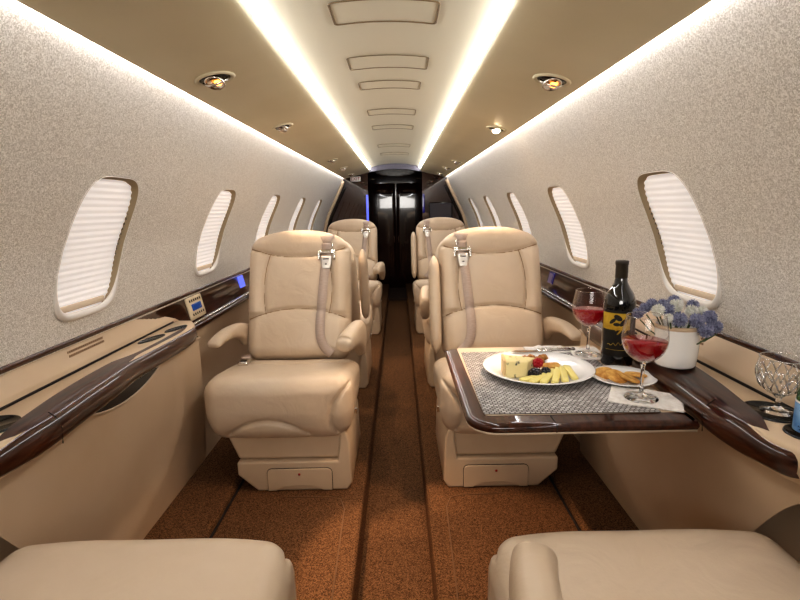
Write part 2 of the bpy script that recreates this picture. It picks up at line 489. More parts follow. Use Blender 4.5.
# cream edge frame hugging the wall in front of each partition
for s in (-1, 1):
    path = [(s*(wx(z)-.012), Y1-.03, z) for z in [.58+.76*i/24 for i in range(25)]]
    struct(MB().add(*sweep(path, [(.018, .03)]*25, 10, up=(0, 1, 0))).build('trim_%d' % k, M['leather_trim'])); k += 1
    path = [(s*(wx(z)-.055), Y1-.012, z) for z in [.58+.70*i/24 for i in range(25)]]
    struct(MB().add(*sweep(path, [(.010, .012)]*25, 10, up=(0, 1, 0))).build('trim_%d' % k, M['black'])); k += 1
ha = [(-.31+.62*i/20) for i in range(21)]
hp = [(x, 1.52) for x in ha]+[(x, 1.425+.035*(1-(x/.31)**2)) for x in reversed(ha)]
struct(MB().add(*prism(hp, lambda u, w, t: (u, t, w), Y1-.03, Y1+.05)).build('trim_%d' % k, M['header'], smooth=False)); k += 1
ve = MB()
for s in (-1, 1): ve.add(*box(s*.44, s*.46, Y1+.04, 6.95, -.1, 1.6))
ve.add(*box(-.46, .46, Y1+.04, 6.95, 1.50, 1.52))
struct(ve.build('wall_vestibule', M['bulk'], smooth=False))
d = struct(MB().add(*box(-.46, .46, 6.93, 6.97, -.1, 1.6)).build('door_1', M['bulk'], smooth=False))
for s in (-1, 1):
    p = MB().add(*rbox(.205, .012, .72, (.02, .008, .02), 8, 4, 8, lambda p, q: (p[0]+s*.208, p[1]+6.92, p[2]+.65))).build('door_panel', M['bulk'], d)
    MB().add(*rbox(.006, .012, .05, .005, 4, 4, 8, lambda p, q: (p[0]+s*.03, p[1]+6.90, p[2]+.62))).build('door_handle', M['chrome'], p)
struct(MB().add(*box(-.44, .44, 6.1, 6.93, -.1, -.055)).build('trim_%d' % k, M['dark_carpet'], smooth=False)); k += 1
for s, z0, z1, lab in ((-1, .72, 1.19, 'glowing blue vertical light strip at the dark doorway, by the wall opposite the table'), (1, .98, 1.19, 'short blue vertical light strip at the dark doorway, beside the wall monitor')):
    tag(MB().add(*rbox(.012, .006, (z1-z0)/2, .004, 4, 4, 8, lambda p, q: (s*.312+p[0], Y1-.006+p[1], (z0+z1)/2+p[2]))).build('blue_glow', M['blue'] if s < 0 else M['blue_dim']), lab, 'light')
t = thing('wall_monitor', 'dark flat monitor mounted on the glossy forward bulkhead panel', 'monitor', (.50, Y1, 1.0))
MB().add(*rbox(.13, .012, .095, .008, 8, 4, 8, lambda p, q: (p[0], p[1]-.013, p[2]))).build('bezel', M['black'], t)
MB().add(*box(-.118, .118, -.0275, -.0255, -.083, .083)).build('screen', M['monitor'], t, smooth=False)
# small exit placard at the valance end
t = thing('exit_sign', 'tiny white placard with red lettering at the valance end by the doorway', 'sign', (-.43, Y1-.06, 1.358))
MB().add(*rbox(.055, .008, .026, .004, 6, 4, 6)).build('placard', M['white'], t)
def text(body, size, m, name, parent=None, loc=(0, 0, 0), rot=(0, 0, 0), ext=.0008, warp=None):
    cu = bpy.data.curves.new(name, 'FONT'); cu.body = body; cu.size = size; cu.align_x = 'CENTER'; cu.align_y = 'CENTER'; cu.extrude = ext
    o = bpy.data.objects.new(name, cu); COL.objects.link(o)
    dg = bpy.context.evaluated_depsgraph_get(); me = bpy.data.meshes.new_from_object(o.evaluated_get(dg))
    bpy.data.objects.remove(o)
    if warp:
        for v in me.vertices: v.co = Vector(warp(*v.co))
    me.materials.clear(); me.materials.append(m)
    o = bpy.data.objects.new(name, me); COL.objects.link(o); o.location = loc; o.rotation_euler = rot
    if parent: o.parent = parent
    return o
text('EXIT', .048, M['red'], 'lettering', t, (0, -.0085, 0), (R(90), 0, 0))

# ceiling hatches
def hatch(yc, hl, hw, ord_):
    t = thing('ceiling_hatch', 'flush rounded ceiling hatch panel, '+ord_, 'hatch', (.006, yc, 1.517), 0, 'flush ceiling hatches')
    cz = lambda x: -.036*((x+.006)/.268)**2-.0035
    MB().add(*rbox(hw, hl, .002, (.012, .012, .0018), 24, 8, 2, lambda p, q: (p[0], p[1], p[2]*.6+cz(p[0])+.0025))).build('cover', M['ceiling'], t)
    path = []
    for a, b, c0 in ((1, 1, 0), (-1, 1, 90), (-1, -1, 180), (1, -1, 270)):
        for q in range(6):
            an = R(c0+q*18); path.append((a*(hw-.012)+.0125*math.cos(an), b*(hl-.012)+.0125*math.sin(an)))
    pp = []
    for (x0, y0_), (x1, y1_) in zip(path, path[1:]+path[:1]):
        for q in range(8):
            x = x0+(x1-x0)*q/8; y = y0_+(y1_-y0_)*q/8; pp.append((x, y, cz(x)+.0012))
    pp.append(pp[0])
    MB().add(*sweep(pp, .0017 if yc < 1.5 else .0012, 6, cap=False)).build('hatch_gap', M['hgap'], t)
for yc, hl, hw, o_ in ((1.33, .070, .130, 'nearest the viewer and largest'), (1.76, .07, .130, 'second one back from the viewer'), (2.07, .06, .118, 'third one along the arch'), (2.625, .07, .118, 'fourth one along the arch'), (3.10, .07, .120, 'fifth one along the arch'), (3.98, .08, .122, 'second from the doorway'), (4.57, .08, .122, 'nearest the doorway')):
    hatch(yc, hl, hw, o_)

# recessed gimbal downlights on the valances
def vz(x): return lerp_table([(.30, 1.430), (.37, 1.408), (.46, 1.388), (.543, 1.367)], x)
def downlight(s, y, x, sc, label, hot=False, rotz=0):
    t = thing('downlight', label, 'downlight', (s*x, y, vz(x)-.001), 0, 'valance downlights')
    tilt = s*R(13)
    t.rotation_euler = (0, -tilt if False else s*R(13), 0)
    MB().add(*lathe([(.052*sc, .004), (.054*sc, -.001), (.050*sc, -.005), (.044*sc, -.004), (.040*sc, .002), (.038*sc, .004)], 32)).build('bezel', M['valance'], t)
    MB().add(*lathe([(.0, .001), (.040*sc, .001), (.041*sc, -.0015), (.0, -.0015)], 32)).build('recess', M['black'], t)
    g = MB().add(*lathe([(.016*sc, .010), (.024*sc, -.002), (.027*sc, -.015*sc), (.024*sc, -.018*sc), (.019*sc, -.012*sc), (.012*sc, -.006)], 24)).build('lamp_housing', M['chrome'], t)
    g.rotation_euler = (R(-25), -s*R(12), 0)
    MB().add(*sweep([(-.034*sc, 0, -.006*sc), (-.02*sc, -.01*sc, -.016*sc), (.0, -.014*sc, -.019*sc), (.02*sc, -.01*sc, -.016*sc), (.034*sc, 0, -.006*sc)], .0035*sc, 8)).build('gimbal_arm', M['chrome'], t)
    hs = sc*(1.7 if hot else 1)
    b = MB().add(*rbox(.009*hs, .009*hs, .006*hs, .005*hs, 6, 6, 6, lambda p, q: (p[0]+(.006*sc if not hot else 0), p[1]-.006*sc, p[2]-.014*sc))).build('bulb', M['bulb_hot'] if hot else M['bulb'] if sc == 1 else M['chrome'], t)
    return t
for s, y, x, sc, lab, hot in (
    (-1, 1.42, .452, 1, 'large chrome gimbal downlight with orange bulb, nearest on the valance opposite the table', False),
    (-1, 2.215, .452, .85, 'chrome gimbal downlight second along the valance opposite the table', False),
    (-1, 3.74, .445, .85, 'chrome gimbal downlight third along the valance opposite the table', False),
    (-1, 4.47, .445, .85, 'chrome gimbal downlight fourth along the valance opposite the table', False),
    (-1, 5.28, .45, .85, 'small chrome downlight beside the exit placard', False),
    (1, 1.49, .468, 1, 'large chrome gimbal downlight with orange bulb, nearest on the valance over the table', False),
    (1, 2.35, .478, .85, 'brightly lit warm downlight on the valance past the table', True),
    (1, 3.93, .485, .85, 'chrome gimbal downlight third along the valance over the table side', False),
    (1, 4.58, .475, .85, 'chrome gimbal downlight fourth along the valance over the table side', False),
    (1, 5.35, .48, .85, 'small chrome downlight nearest the wall monitor', False)):
    downlight(s, y, x, sc, lab, hot)

# blue reflections painted as glowing patches, and the control panel on the wood bands
for s, y, m, lab in ((-1, 2.66, M['blue'], 'bright blue glowing patch imitating a reflection in the dark wood band opposite the table'), (1, 2.58, M['blue_dim'], 'dim violet blue glowing patch imitating a reflection in the wood band past the table')):
    tag(MB().add(*rbox(.003, .045, .03, .0025, 4, 8, 8, lambda p, q: (s*(.820+.22*p[2])+p[0], y+p[1], .668+p[2]))).build('blue_glow', m), lab, 'light')
t = thing('control_panel', 'small cream cabin control panel with blue display on the wood band', 'control panel', (-.815, 2.03, .655))
t.rotation_euler = (0, R(-12.5), 0)
MB().add(*rbox(.005, .075, .046, .004, 4, 8, 8)).build('faceplate', M['plastic'], t)
MB().add(*rbox(.002, .046, .014, .0015, 2, 6, 6, lambda p, q: (p[0]+.0055, p[1], p[2]+.002))).build('display', M['screen'], t)
for z in (.030, -.026):
    for q in range(6):
        MB().add(*rbox(.001, .005, .005, .0008, 2, 4, 4, lambda p, r_: (p[0]+.0055, p[1]-.05+.02*q, p[2]+z))).build('button', M['ink'], t)

# ------------------------------------------------------------------ seats
LEAN = R(20)
HEAD = [(x/50*.226, .452+.040*(x/50*.24/.22)**2) for x in range(-50, 51, 4)]
LUMB = [(x/50*.226, .22-.042*(x/50*.24/.22)**2) for x in range(-50, 51, 4)]
def sidex(h): return .150-.020*((h-.31)/.14)**2
def sideline(sg): return [(sg*sidex(h), h) for h in [.197+.27*i/14 for i in range(15)]]
SEAMS = [HEAD, LUMB, sideline(1), sideline(-1)]
HB = .29
def front_d(x, h):
    d = min(segdist(x, h, L) for L in SEAMS)
    bul = .012*(1-(x/.245)**2)
    bul += .014*math.exp(-((h-.12)/.09)**2)*(1-(x/.25)**2)
    bul += .012*max(0, min(1, (h-.46)/.05))*(1-(x/.27)**2)
    bul += .010*max(0, min(1, (abs(x)-.15)/.03))*(1 if .2 < h < .48 else .3)
    return bul + .010*(1-math.exp(-d/.03)) - .010*math.exp(-(d/.006)**2)
def back_deform(p, q):
    x, y, z = p; h = z+HB
    # dome of the top edge, slightly narrower foot
    if h > .40:
        t = (h-.40)/.18
        h += .006*t-.062*abs(x/.23)**2.5*t
    x *= 1-.02*max(0, (.2-h)/.2)
    if y < 0:
        y -= front_d(x, h)*min(1, -y/.05)
    else:
        y += .01
    return (x, y, h)

def seam_tubes(front):
    mb = MB()
    for L in SEAMS:
        pts = [(x, -.065-front_d(x, h)-.001, h) for x, h in L if abs(x) < .216]
        mb.add(*sweep(pts, .0022, 6))
    return mb
BACK = MB().add(*rbox(.227, .065, HB, (.055, .055, .055), 80, 10, 96, back_deform))
CSEAM_A = [(-.185+.29*i/16, .242+.055*(1-((-.185+.29*i/16+.04)/.145)**2)) for i in range(17)]
CSEAM_B = [(.262, .425), (.235, .40), (.205, .36), (.19, .315), (.193, .275), (.21, .245)]
def cush_deform(p, q):
    x, y, z = p
    zz = z+.330; z /= 1.15
    if z < 0: x *= 1-.09*(-z/.1)**1.7; y = y+.03*(-z/.1)**1.7*(1 if y < 0 else 0)
    if z > 0: zz -= .045*max(0, (y+.10)/.31)*(z/.1)
    if z > 0: zz += .010*(1-(x/.27)**2)*(z/.1) - .006*math.exp(-(x/.11)**2)*(z/.1)
    if y < 0:
        d = min(segdist(x, zz, CSEAM_A), segdist(x, zz, CSEAM_B))
        w = min(1, -y/.15)
        y -= w*(.012*(1-math.exp(-d/.03))-.012*math.exp(-(d/.006)**2))
        y -= w*.012*(1-(x/.27)**2)
        zz -= .012*w*max(0, -z/.1)**1.7
    if z > .03: zz -= .010*math.exp(-((y-.055-1.1*x*x)/.009)**2)
    return (x, y-.005, zz)
CUSH = MB().add(*rbox(.27, .20, .115, (.055, .055, .055), 72, 30, 44, cush_deform))
def cfront(x, z):
    d = 0
    # front depth of the cushion for a seam point
    rr = .07; y = -.20
    if z-.345 > .03: y += (.07-math.sqrt(max(0, .07**2-min(.07, (z-.345-.03))**2)))
    if z-.345 < -.03: y += (.07-math.sqrt(max(0, .07**2-min(.07, (-.03-z+.345))**2)))
    if z < .345: y += .03*(.345-z)/.1
    ax = abs(x)/(1-.09*max(0, (.345-z)/.1))
    if ax > .195: y += .075-math.sqrt(max(0, .075**2-min(.075, ax-.195)**2))
    return y-.005-.012*(1-(x/.27)**2)+.012
def mirror(mb, sg):
    m = MB(); m.v = [(sg*x, y, z) for x, y, z in mb.v]; m.f = list(mb.f); return m

def make_seat(sg, stowed, name_label):
    """aft-facing seat, origin on the floor; sg=+1: aisle on +x. stowed: aisle armrest folded upright"""
    t = thing('passenger_seat', name_label, 'seat', (0, 0, 0), 0, 'cream leather cabin seats')
    def mk(mb, name, m, par, **k): return mirror(mb, sg).build(name, m, par, **k)
    b = mk(BACK, 'backrest', M['leather'], t, loc=(0, .235, .385))
    b.rotation_euler = (-LEAN, 0, 0)
    mk(seam_tubes(True), 'seam', M['seam'], b)
    c = mk(CUSH, 'seat_cushion', M['leather'], t)
    sk = MB()
    lo = [(-.17, -.155), (.212, -.155), (.212, .20), (-.17, .20)]; hi = [(-.22, -.165), (.225, -.165), (.225, .20), (-.22, .20)]
    sk.add([(x, y, .118) for x, y in lo]+[(x, y, .262) for x, y in hi], [(0, 1, 2, 3), (4, 5, 6, 7), (0, 1, 5, 4), (1, 2, 6, 5), (2, 3, 7, 6), (3, 0, 4, 7)])
    mk(sk, 'seat_skirt', M['leather_trim'], t, bevel=.012, sharp=50)
    pb = [(-.172, .116), (-.172, .066), (-.100, .0), (.238, .0), (.256, .03), (.250, .19), (.232, .262), (.218, .262), (.214, .19), (.205, .116)]
    mk(MB().add(*prism(pb, lambda u, w, y: (u, y, w), -.175, .24)), 'pedestal', M['leather_trim'], t, bevel=.009, sharp=50)
    dp = [(-.06, .004), (-.06, .075)]+[(-.06+.016-.016*math.cos(R(a)), .075+.016*math.sin(R(a))) for a in (30, 60, 90)]
    dp += [(.165+.016*math.sin(R(a)), .075+.016*math.cos(R(a))) for a in (0, 30, 60, 90)]+[(.181, .004), (.15, .004)]
    dp += [(.06+.08*math.cos(R(a)), .004+.020*math.sin(R(a))) for a in range(10, 180, 17)]+[(-.03, .004)]
    dr = mk(MB().add(*prism(dp, lambda u, w, y: (u, y, w), -.182, -.17)), 'drawer', M['leather_trim'], t, bevel=.002, sharp=50)
    edge = [(u, -.1765, w) for u, w in [dp[-1]]+dp[:10]]
    mk(MB().add(*sweep([(u*1.0, y, w) for u, y, w in edge[1:11]], .0022, 6)), 'drawer_gap', M['gap'], dr)
    mk(MB().add(*rbox(.0045, .003, .0045, .0028, 4, 4, 4, lambda p, q: (p[0]+.06, p[1]-.183, p[2]+.070))), 'red_button', M['red'], dr)
    mk(MB().add(*rbox(.006, .003, .013, .0028, 4, 4, 6, lambda p, q: (p[0]+.262, p[1]-.02, p[2]+.25))), 'release_latch', M['chrome'], t)
    # outboard armrest
    pth = spline([(-.235, .27, .525), (-.244, .20, .548), (-.252, .12, .555), (-.260, .05, .552), (-.270, -.005, .537), (-.276, -.04, .520)], 18)
    tp = [(.022+.008*math.sin(min(1, i/10)*math.pi/2), .058-.047*(i/17)**.5) for i in range(18)]
    tp[-1] = (.018, .008); tp[-2] = (.027, .013)
    pth = [p-Vector((0, 0, tp[i][1]-.02)) for i, p in enumerate(pth)]
    mk(MB().add(*sweep(pth, tp, 16, power=.75)), 'armrest', M['leather'], t, sub=1)
    if stowed:
        h0, h1 = .03, .47
        pts = []; rr = []
        for i in range(15):
            u = i/14; h = h0+(h1-h0)*u
            e = math.sqrt(max(.02, 1-(2*abs(u-.5))**8))
            pts.append((.252, .235+h*math.sin(LEAN)-.045, .385+h*math.cos(LEAN))); rr.append((.026*e, .055*e))
        mk(MB().add(*sweep(pts, rr, 16, up=(0, -1, 0), power=.8)), 'armrest', M['leather'], t, sub=1)
    else:
        pth = spline([(.268, .27, .53), (.266, .19, .553), (.258, .11, .562), (.246, .04, .556), (.232, -.01, .540), (.222, -.04, .522)], 18)
        tp = [(.030+.004*min(1, i/8), .085-.060*(i/17)**.8) for i in range(18)]
        tp[-1] = (.022, .010); tp[-2] = (.031, .016)
        pth = [p-Vector((0, 0, tp[i][1]-.02)) for i, p in enumerate(pth)]
        mk(MB().add(*sweep(pth, tp, 16, power=.75)), 'armrest', M['leather'], t, sub=1)
    # harness strap on the backrest with its clasp
    sx = [(.128, .505), (.127, .45), (.120, .38), (.113, .30), (.107, .22), (.104, .14), (.108, .085), (.125, .045), (.155, .018)]
    sm = spline([(x, h, 0) for x, h in sx], 60)
    v = []
    for i, p in enumerate(sm):
        x, h = p.x, p.y
        tx = sm[min(i+1, 59)]-sm[max(i-1, 0)]; tx.normalize(); nx = Vector((-tx.y, tx.x, 0))
        for w in (-1, 1):
            xx, hh = x+nx.x*w*.0195, h+nx.y*w*.0195
            v.append((xx, -.065-max(front_d(xx, hh), front_d(x, h))-.009, hh))
    st = MB().add(v, [(2*i, 2*i+1, 2*i+3, 2*i+2) for i in range(59)])
    s_ = mk(st, 'seat_belt', M['strap'], t, loc=(0, .235, .385), solid=.002); s_.rotation_euler = (-LEAN, 0, 0)
    # upper anchor strap and ring
    an = MB(); v = []
    for h, w in ((.548, .034), (.535, .030), (.515, .020), (.498, .013)):
        for g in (-1, 1): v.append((.130+g*w, -.065-front_d(.13, min(h, .535))*.9-(.0085 if h < .53 else .004 if h < .54 else -.006), h))
    an.add(v, [(2*i, 2*i+1, 2*i+3, 2*i+2) for i in range(3)])
    mk(an, 'anchor_strap', M['strap'], s_, solid=.003)
    yb = -.065-front_d(.127, .47)-.014
    cl = MB()
    cl.add(*sweep([(.129+.017*math.cos(a), yb, .492+.014*math.sin(a)) for a in [i*math.pi/8 for i in range(17)]], .0032, 8, cap=False, up=(0, 1, 0)))
    cl.add(*rbox(.027, .006, .007, .004, 8, 4, 6, lambda p, q: (p[0]+.127, p[1]+yb, p[2]+.470)))
    cl.add(*rbox(.004, .006, .016, .003, 4, 4, 6, lambda p, q: (p[0]+.103, p[1]+yb, p[2]+.458)))
    cl.add(*rbox(.004, .006, .016, .003, 4, 4, 6, lambda p, q: (p[0]+.151, p[1]+yb, p[2]+.458)))
    big = lambda m: setattr(m, 'v', [(.127+1.4*(x-.127), yb-.002+1.3*(y-yb), .468+1.35*(z-.468)) for x, y, z in m.v])
    big(cl)
    mk(cl, 'clasp', M['chrome'], s_)
    tg = MB()
    tg.add(*rbox(.017, .003, .022, .0028, 8, 4, 8, lambda p, q: (p[0]*(1-.25*max(0, -q[2]))+.126, p[1]+yb-.003, p[2]+.432)))
    big(tg)
    mk(tg, 'tongue', M['brushed'], s_)
    hl = MB()
    for hx, hz in ((-.007, .444), (-.0035, .444), (0, .444), (.0035, .444), (.007, .444), (-.001, .427), (.001, .427)):
        hl.add(*rbox(.0022, .0015, .0018, .0014, 4, 2, 4, lambda p, q: (p[0]+.126+hx, p[1]+yb-.006, p[2]+hz)))
    big(hl)
    mk(hl, 'tongue_slot', M['gap'], s_)
    # lap buckle on the cushion by the outboard hip
    bk = MB().add(*rbox(.022, .030, .008, .006, 8, 8, 4, lambda p, q: (p[0]-.185, p[1]+.045, p[2]+.439)))
    bo = mk(bk, 'lap_buckle', M['chrome'], t)
    mk(MB().add(*rbox(.011, .013, .002, .0018, 4, 4, 2, lambda p, q: (p[0]-.185, p[1]+.035, p[2]+.4475))), 'buckle_button', M['ink'], bo)
    mk(MB().add(*sweep([(-.185, .07, .438), (-.20, .115, .436), (-.215, .17, .432)], [(.020, .003)]*3, 8)), 'lap_strap', M['strap'], bo)
    return t

LA = (-.418, 1.90, 0); RA = (.437, 1.90, 0)
A = make_seat(1, False, 'cream leather seat facing the viewer beside the console opposite the table')
B = make_seat(-1, True, 'cream leather seat facing the viewer behind the set dining table')
A.location = LA; B.location = RA
copy_tree(A, 'distant cream seat facing the viewer near the bulkhead, across from the monitor', (-.395, 4.25, 0))
copy_tree(B, 'distant cream seat facing the viewer near the bulkhead under the monitor', (.415, 4.25, 0))
for src, loc, lab in ((B, (-.42, 3.04, 0), 'cream seat facing away, mostly hidden behind the seat opposite the table'), (A, (.44, 3.04, 0), 'cream seat facing away, mostly hidden behind the seat at the table')):
    c = copy_tree(src, lab, loc, math.pi)
    for ch in kids(c):
        if ch.name.split('.')[0] in ('backrest', 'seat_belt'): ch.rotation_euler = (R(-33), 0, 0)
for src, loc, lab in ((B, (-.440, .635, 0), 'reclined cream seat in the foreground, cushion front near the console opposite the table'), (A, (.450, .635, 0), 'reclined cream seat in the foreground with raised armrest, nearest the dining table')):
    c = copy_tree(src, lab, loc, math.pi)
    for ch in kids(c):
        n = ch.name.split('.')[0]
        if n == 'armrest' and sum(v.co.x for v in ch.data.vertices)*(1 if src is A else -1) < 0:
            bpy.data.objects.remove(ch); continue      # outboard arm folded away
        if n in ('backrest', 'seat_belt'): ch.rotation_euler = (R(-84), 0, 0)
        if n == 'armrest' and src is B and ch.data.name.startswith('armrest') and max(abs(v.co.z) for v in ch.data.vertices) > .7:
            # the stowed aisle armrest reclines with the back
            ch.matrix_local = Matrix.Translation((0, .235, .385)) @ Matrix.Rotation(R(-64), 4, 'X') @ Matrix.Translation((0, -.235, -.385))

# ------------------------------------------------------------------ side consoles
XI = [(.74, .690), (.76, .664), (.80, .650), (.86, .641), (.927, .638), (1.05, .648), (1.2, .659), (1.35, .674), (1.5, .668), (1.64, .664), (1.72, .672), (1.78, .692), (1.80, .712)]
XO = [(.74, .690), (.80, .672), (.86, .682), (.94, .694), (1.02, .706), (1.10, .714), (1.2, .719), (1.3, .718), (1.42, .709), (1.57, .703), (1.72, .703), (1.78, .707), (1.80, .712)]
ZB = [(.70, .555), (.77, .54), (.82, .50), (.905, .395), (1.0, .26), (1.1, .12), (1.2, .03), (1.26, .0)]
def make_console(s, off, label, slot):
    t = thing('side_console', label, 'console', (0, 0, 0), 0, 'wood topped side consoles')
    X = lambda x: s*x+off
    XOs = [(y, x+(.024*max(0, 1-abs(y-1.22)/.42)**.6 if s > 0 else 0)) for y, x in XO]
    def xp(z, y=1.2): return .700+.072*max(0, 1-z/.582)**1.3
    # front panel with an end face that turns back to the wall
    pm = MB(); ny, nz = 60, 16
    yf = lambda z: 1.825+.14*(1-z/.582)
    arc = [(1.62, .52), (1.66, .40), (1.62, .28), (1.52, .18), (1.38, .12), (1.2, .13), (1.05, .2)]
    arc = [(p.x, p.y) for p in spline([(a, b, 0) for a, b in arc], 30)]
    def P(i, j):
        v = j/(nz-1)
        if i < ny:
            u = i/(ny-1); y = .66+(yf(0)-.66)*u; zb = smooth_table(ZB, y) if y < 1.26 else 0
            z = .582-(.582-zb)*v
            y = .66+(yf(z)-.66)*u
            x = xp(z)
            d = segdist(y, z, arc)
            x -= .011*math.exp(-(d/.020)**2)*(1 if y > .9 else 0)
            if u > .97: x += .010*((u-.97)/.03)**2
            return (X(x), y, z)
        k = (i-ny+1)/4; z = .582-.582*v
        return (X(xp(z)+.010+(.825-xp(z)-.01)*k), yf(z)+.004, z)
    pm.add(*grid(P, ny+4, nz))
    p = pm.build('front_panel', M['leather_trim'], t, sharp=60)
    MB().add(*sweep([(X(xp(z)+.0005), y, z) for y, z in arc if y > 1.0], .0035, 8)).build('panel_crease', M['leather_trim'], p)
    pts = [(X(.700-.002), y, .580) for y in [.70+1.11*i/30 for i in range(31)]]
    MB().add(*sweep(pts, .004, 8)).build('piping', M['leather'], p)
    # wood top with bullnose
    wm = MB(); n = 70; ys = [.74+1.06*(.5-.5*math.cos(math.pi*i/(n-1))) for i in range(n)]
    sec = [(.045, .574, 0), (.020, .577, 0), (.006, .588, 0), (.0, .606, 0), (.001, .622, 0), (.008, .636, 0), (.024, .6455, 0)]
    def W(i, j):
        y = ys[i]; xi, xo = smooth_table(XI, y), smooth_table(XOs, y); w = max(.001, xo-xi)
        k = min(1, w/.05)
        if j < len(sec): a, z, _ = sec[j]; return (X(xi+a*k), y, .605+(z-.605)*(.35+.65*k) if True else z)
        u = min(1, (j-len(sec)+1)/4)
        x0 = xi+.026*k
        return (X(x0+(xo-x0)*u), y, .605+(.6455-.605)*(.35+.65*k)+(.006*u if j < len(sec)+4 else -.012))
    wm.add(*grid(W, n, len(sec)+5))
    wo = wm.build('wood_top', M['wood'], t, sharp=45)
    ysm = .955; xi, xo = smooth_table(XI, ysm), smooth_table(XOs, ysm)
    pts = [(X(xi+.026), ysm+.004, .6462), (X(xi+.009), ysm, .6375), (X(xi+.0), ysm, .615), (X(xi+.003), ysm, .58)]
    MB().add(*sweep(pts, .0012, 6)).build('wood_joint', M['gap'], wo)
    # cream ledge behind the wood
    lm = MB()
    yl = [.50+1.325*i/80 for i in range(81)]
    def Lp(i, j):
        y = yl[i]
        a = smooth_table(XI, y)+.012 if .76 < y < 1.77 else (.69 if y < .76 else .712)
        if y <= .78: a = lerp_table([(.5, .66), (.70, .665), (.74, .675), (.78, .672)], y)
        if y > 1.74: a = .690+.035*((y-1.74)/.085)**2
        b = .783
        q = [(a+.014, .575), (a, .60), (a, .632), (a+.006, .641), (b-.004, .642), (b, .638), (b, .60)]
        x, z = q[j]
        return (X(x), y, z)
    lm.add(*grid(Lp, 81, 7)); lm.add([Lp(80, j) for j in range(7)], [tuple(range(7))])
    le = lm.build('ledge', M['leather_trim'], t, sharp=60)
    MB().add(*sweep([(X(.7855), y, .6425) for y in (.5, 1.0, 1.5, 1.80)], [(.003, .0035)]*4, 8)).build('ledge_slit', M['gap'], le)
    for cx, cy, ra, rb, nm in ((.738, .902, .046, .050, 'cup_holder'), (.732, .806, .034, .036, 'cup_holder'), (.745, 1.555, .016, .055, 'ledge_slot'), (.726, 1.69, .016, .05, 'ledge_slot')):
        m2 = lambda a, z: 1
        v, f = lathe([(0, .0), (1.0, .0), (1.03, .002), (1.10, .0025), (1.14, -.001)], 36)
        v = [(X(cx+a*ra*.92-(0 if nm == 'cup_holder' else b*.012)), cy+b*rb*.92, .6425+z) for a, b, z in v]
        c = MB().add(v, f).build(nm, M['black'], t)
        c['label'] = 'glossy black oval recess'
    # rear panel rising to the wood band, far end rounded down
    rm = MB(); yr = [.30+1.60*i/60 for i in range(61)]
    def Rp(i, j):
        y = yr[i]; top = smooth_table([(.3, .708), (1.45, .708), (1.6, .702), (1.72, .684), (1.82, .652), (1.87, .626), (1.9, .60)], y)
        lo = .597
        q = [(.787, lo), (.787, min(top, .655)), (.790, min(top, .66)), (.790+.033*max(0, (top-.66)/.048), max(top, .60)), (.832, top+.001)]
        x, z = q[j]
        if j == 3: x = .790+.032*max(0, min(1, (top-.655)/.052))
        if j == 4: x = .831; z = top-.001
        return (X(x) if j < 3 else s*max(s*X(x), 0)*1 if False else s*min(.829, abs(X(x))), y, z)
    rm.add(*grid(Rp, 61, 5)); rp = rm.build('rear_panel', M['leather_trim'], t, sharp=40)
    # small two-line marking, worn and faint
    tm = MB(); rr = random.Random(3)
    for row in range(2):
        y = 1.235
        while y < 1.385:
            w = rr.uniform(.004, .009)
            zc = .692-.010*row; u = (zc-.66)/.048
            xa, xb = abs(X(.790)), min(.829, abs(X(.822)))
            xx = s*(xa+(xb-xa)*u-.0014)
            tm.add(*box(xx-.0006, xx+.0006, y, y+w, zc-.003, zc+.003)); y += w+.0022
    tm.build('marking', M['faint_ink'], rp, smooth=False)
    if slot:
        v = []; nn = 24
        for i in range(nn+1):
            u = i/nn; y = 1.10+.40*u
            h = .045*max(0, math.sin(math.pi*u))**.7+.001
            for zz in (.583, .583-h): v.append((X(xp(zz)-.0035), y, zz))
        MB().add(v, [(2*i, 2*i+1, 2*i+3, 2*i+2) for i in range(nn)]).build('table_slot', M['black'], t)
        pts = [v[2*i+1] for i in range(nn+1)]
        MB().add(*sweep(pts, .003, 8)).build('slot_piping', M['leather'], p)
    return t
make_console(-1, -.022, 'cream leather side console with dark wood bullnose top and no table pulled out', True)
make_console(1, 0, 'cream leather side console with wood top carrying the flowers and crystal goblet', False)

# ------------------------------------------------------------------ dining table
TZ = .60
t = thing('folding_table', 'glossy dark wood cabin table pulled out and set with cheese and wine', 'table', (0, 0, 0))
def rr_poly(x0, x1, y0, y1, rads):
    out = []
    for (cx, cy, r, a0) in ((x0, y0, rads[0], 180), (x1, y0, rads[1], 270), (x1, y1, rads[2], 0), (x0, y1, rads[3], 90)):
        sx_ = 1 if cx == x0 else -1; sy_ = 1 if cy == y0 else -1
        for q in range(8):
            a = R(a0+90*q/7); out.append((cx+sx_*r+r*math.cos(a), cy+sy_*r+r*math.sin(a)))
    return out
tb = rr_poly(.166, .639, .955, 1.53, (.065, .004, .004, .03))
# rounded edge section built ring by ring
ctr = Vector((.42, 1.22))
def ring(off, z):
    out = []
    n = len(tb)
    for i, (x, y) in enumerate(tb):
        a, b = Vector(tb[i-1]), Vector(tb[(i+1) % n]); tt = (b-a).normalized(); nrm = Vector((tt.y, -tt.x))
        out.append((x-nrm.x*off, y-nrm.y*off, z))
    return out
rings = [ring(.012, TZ-.020), ring(.003, TZ-.018), ring(0, TZ-.011), ring(.001, TZ-.006), ring(.006, TZ-.001), ring(.014, TZ)]
mb = MB(); n = len(tb); v = [p for r_ in rings for p in r_]
f = [(i*n+k, i*n+(k+1) % n, (i+1)*n+(k+1) % n, (i+1)*n+k) for i in range(len(rings)-1) for k in range(n)]
f += [tuple(range(n)), tuple(range((len(rings)-1)*n, len(rings)*n))]
mb.add(v, f); top = mb.build('tabletop', M['wood'], t, sharp=40)
sp = rr_poly(.206, .637, 1.005, 1.525, (.01, .003, .003, .01))
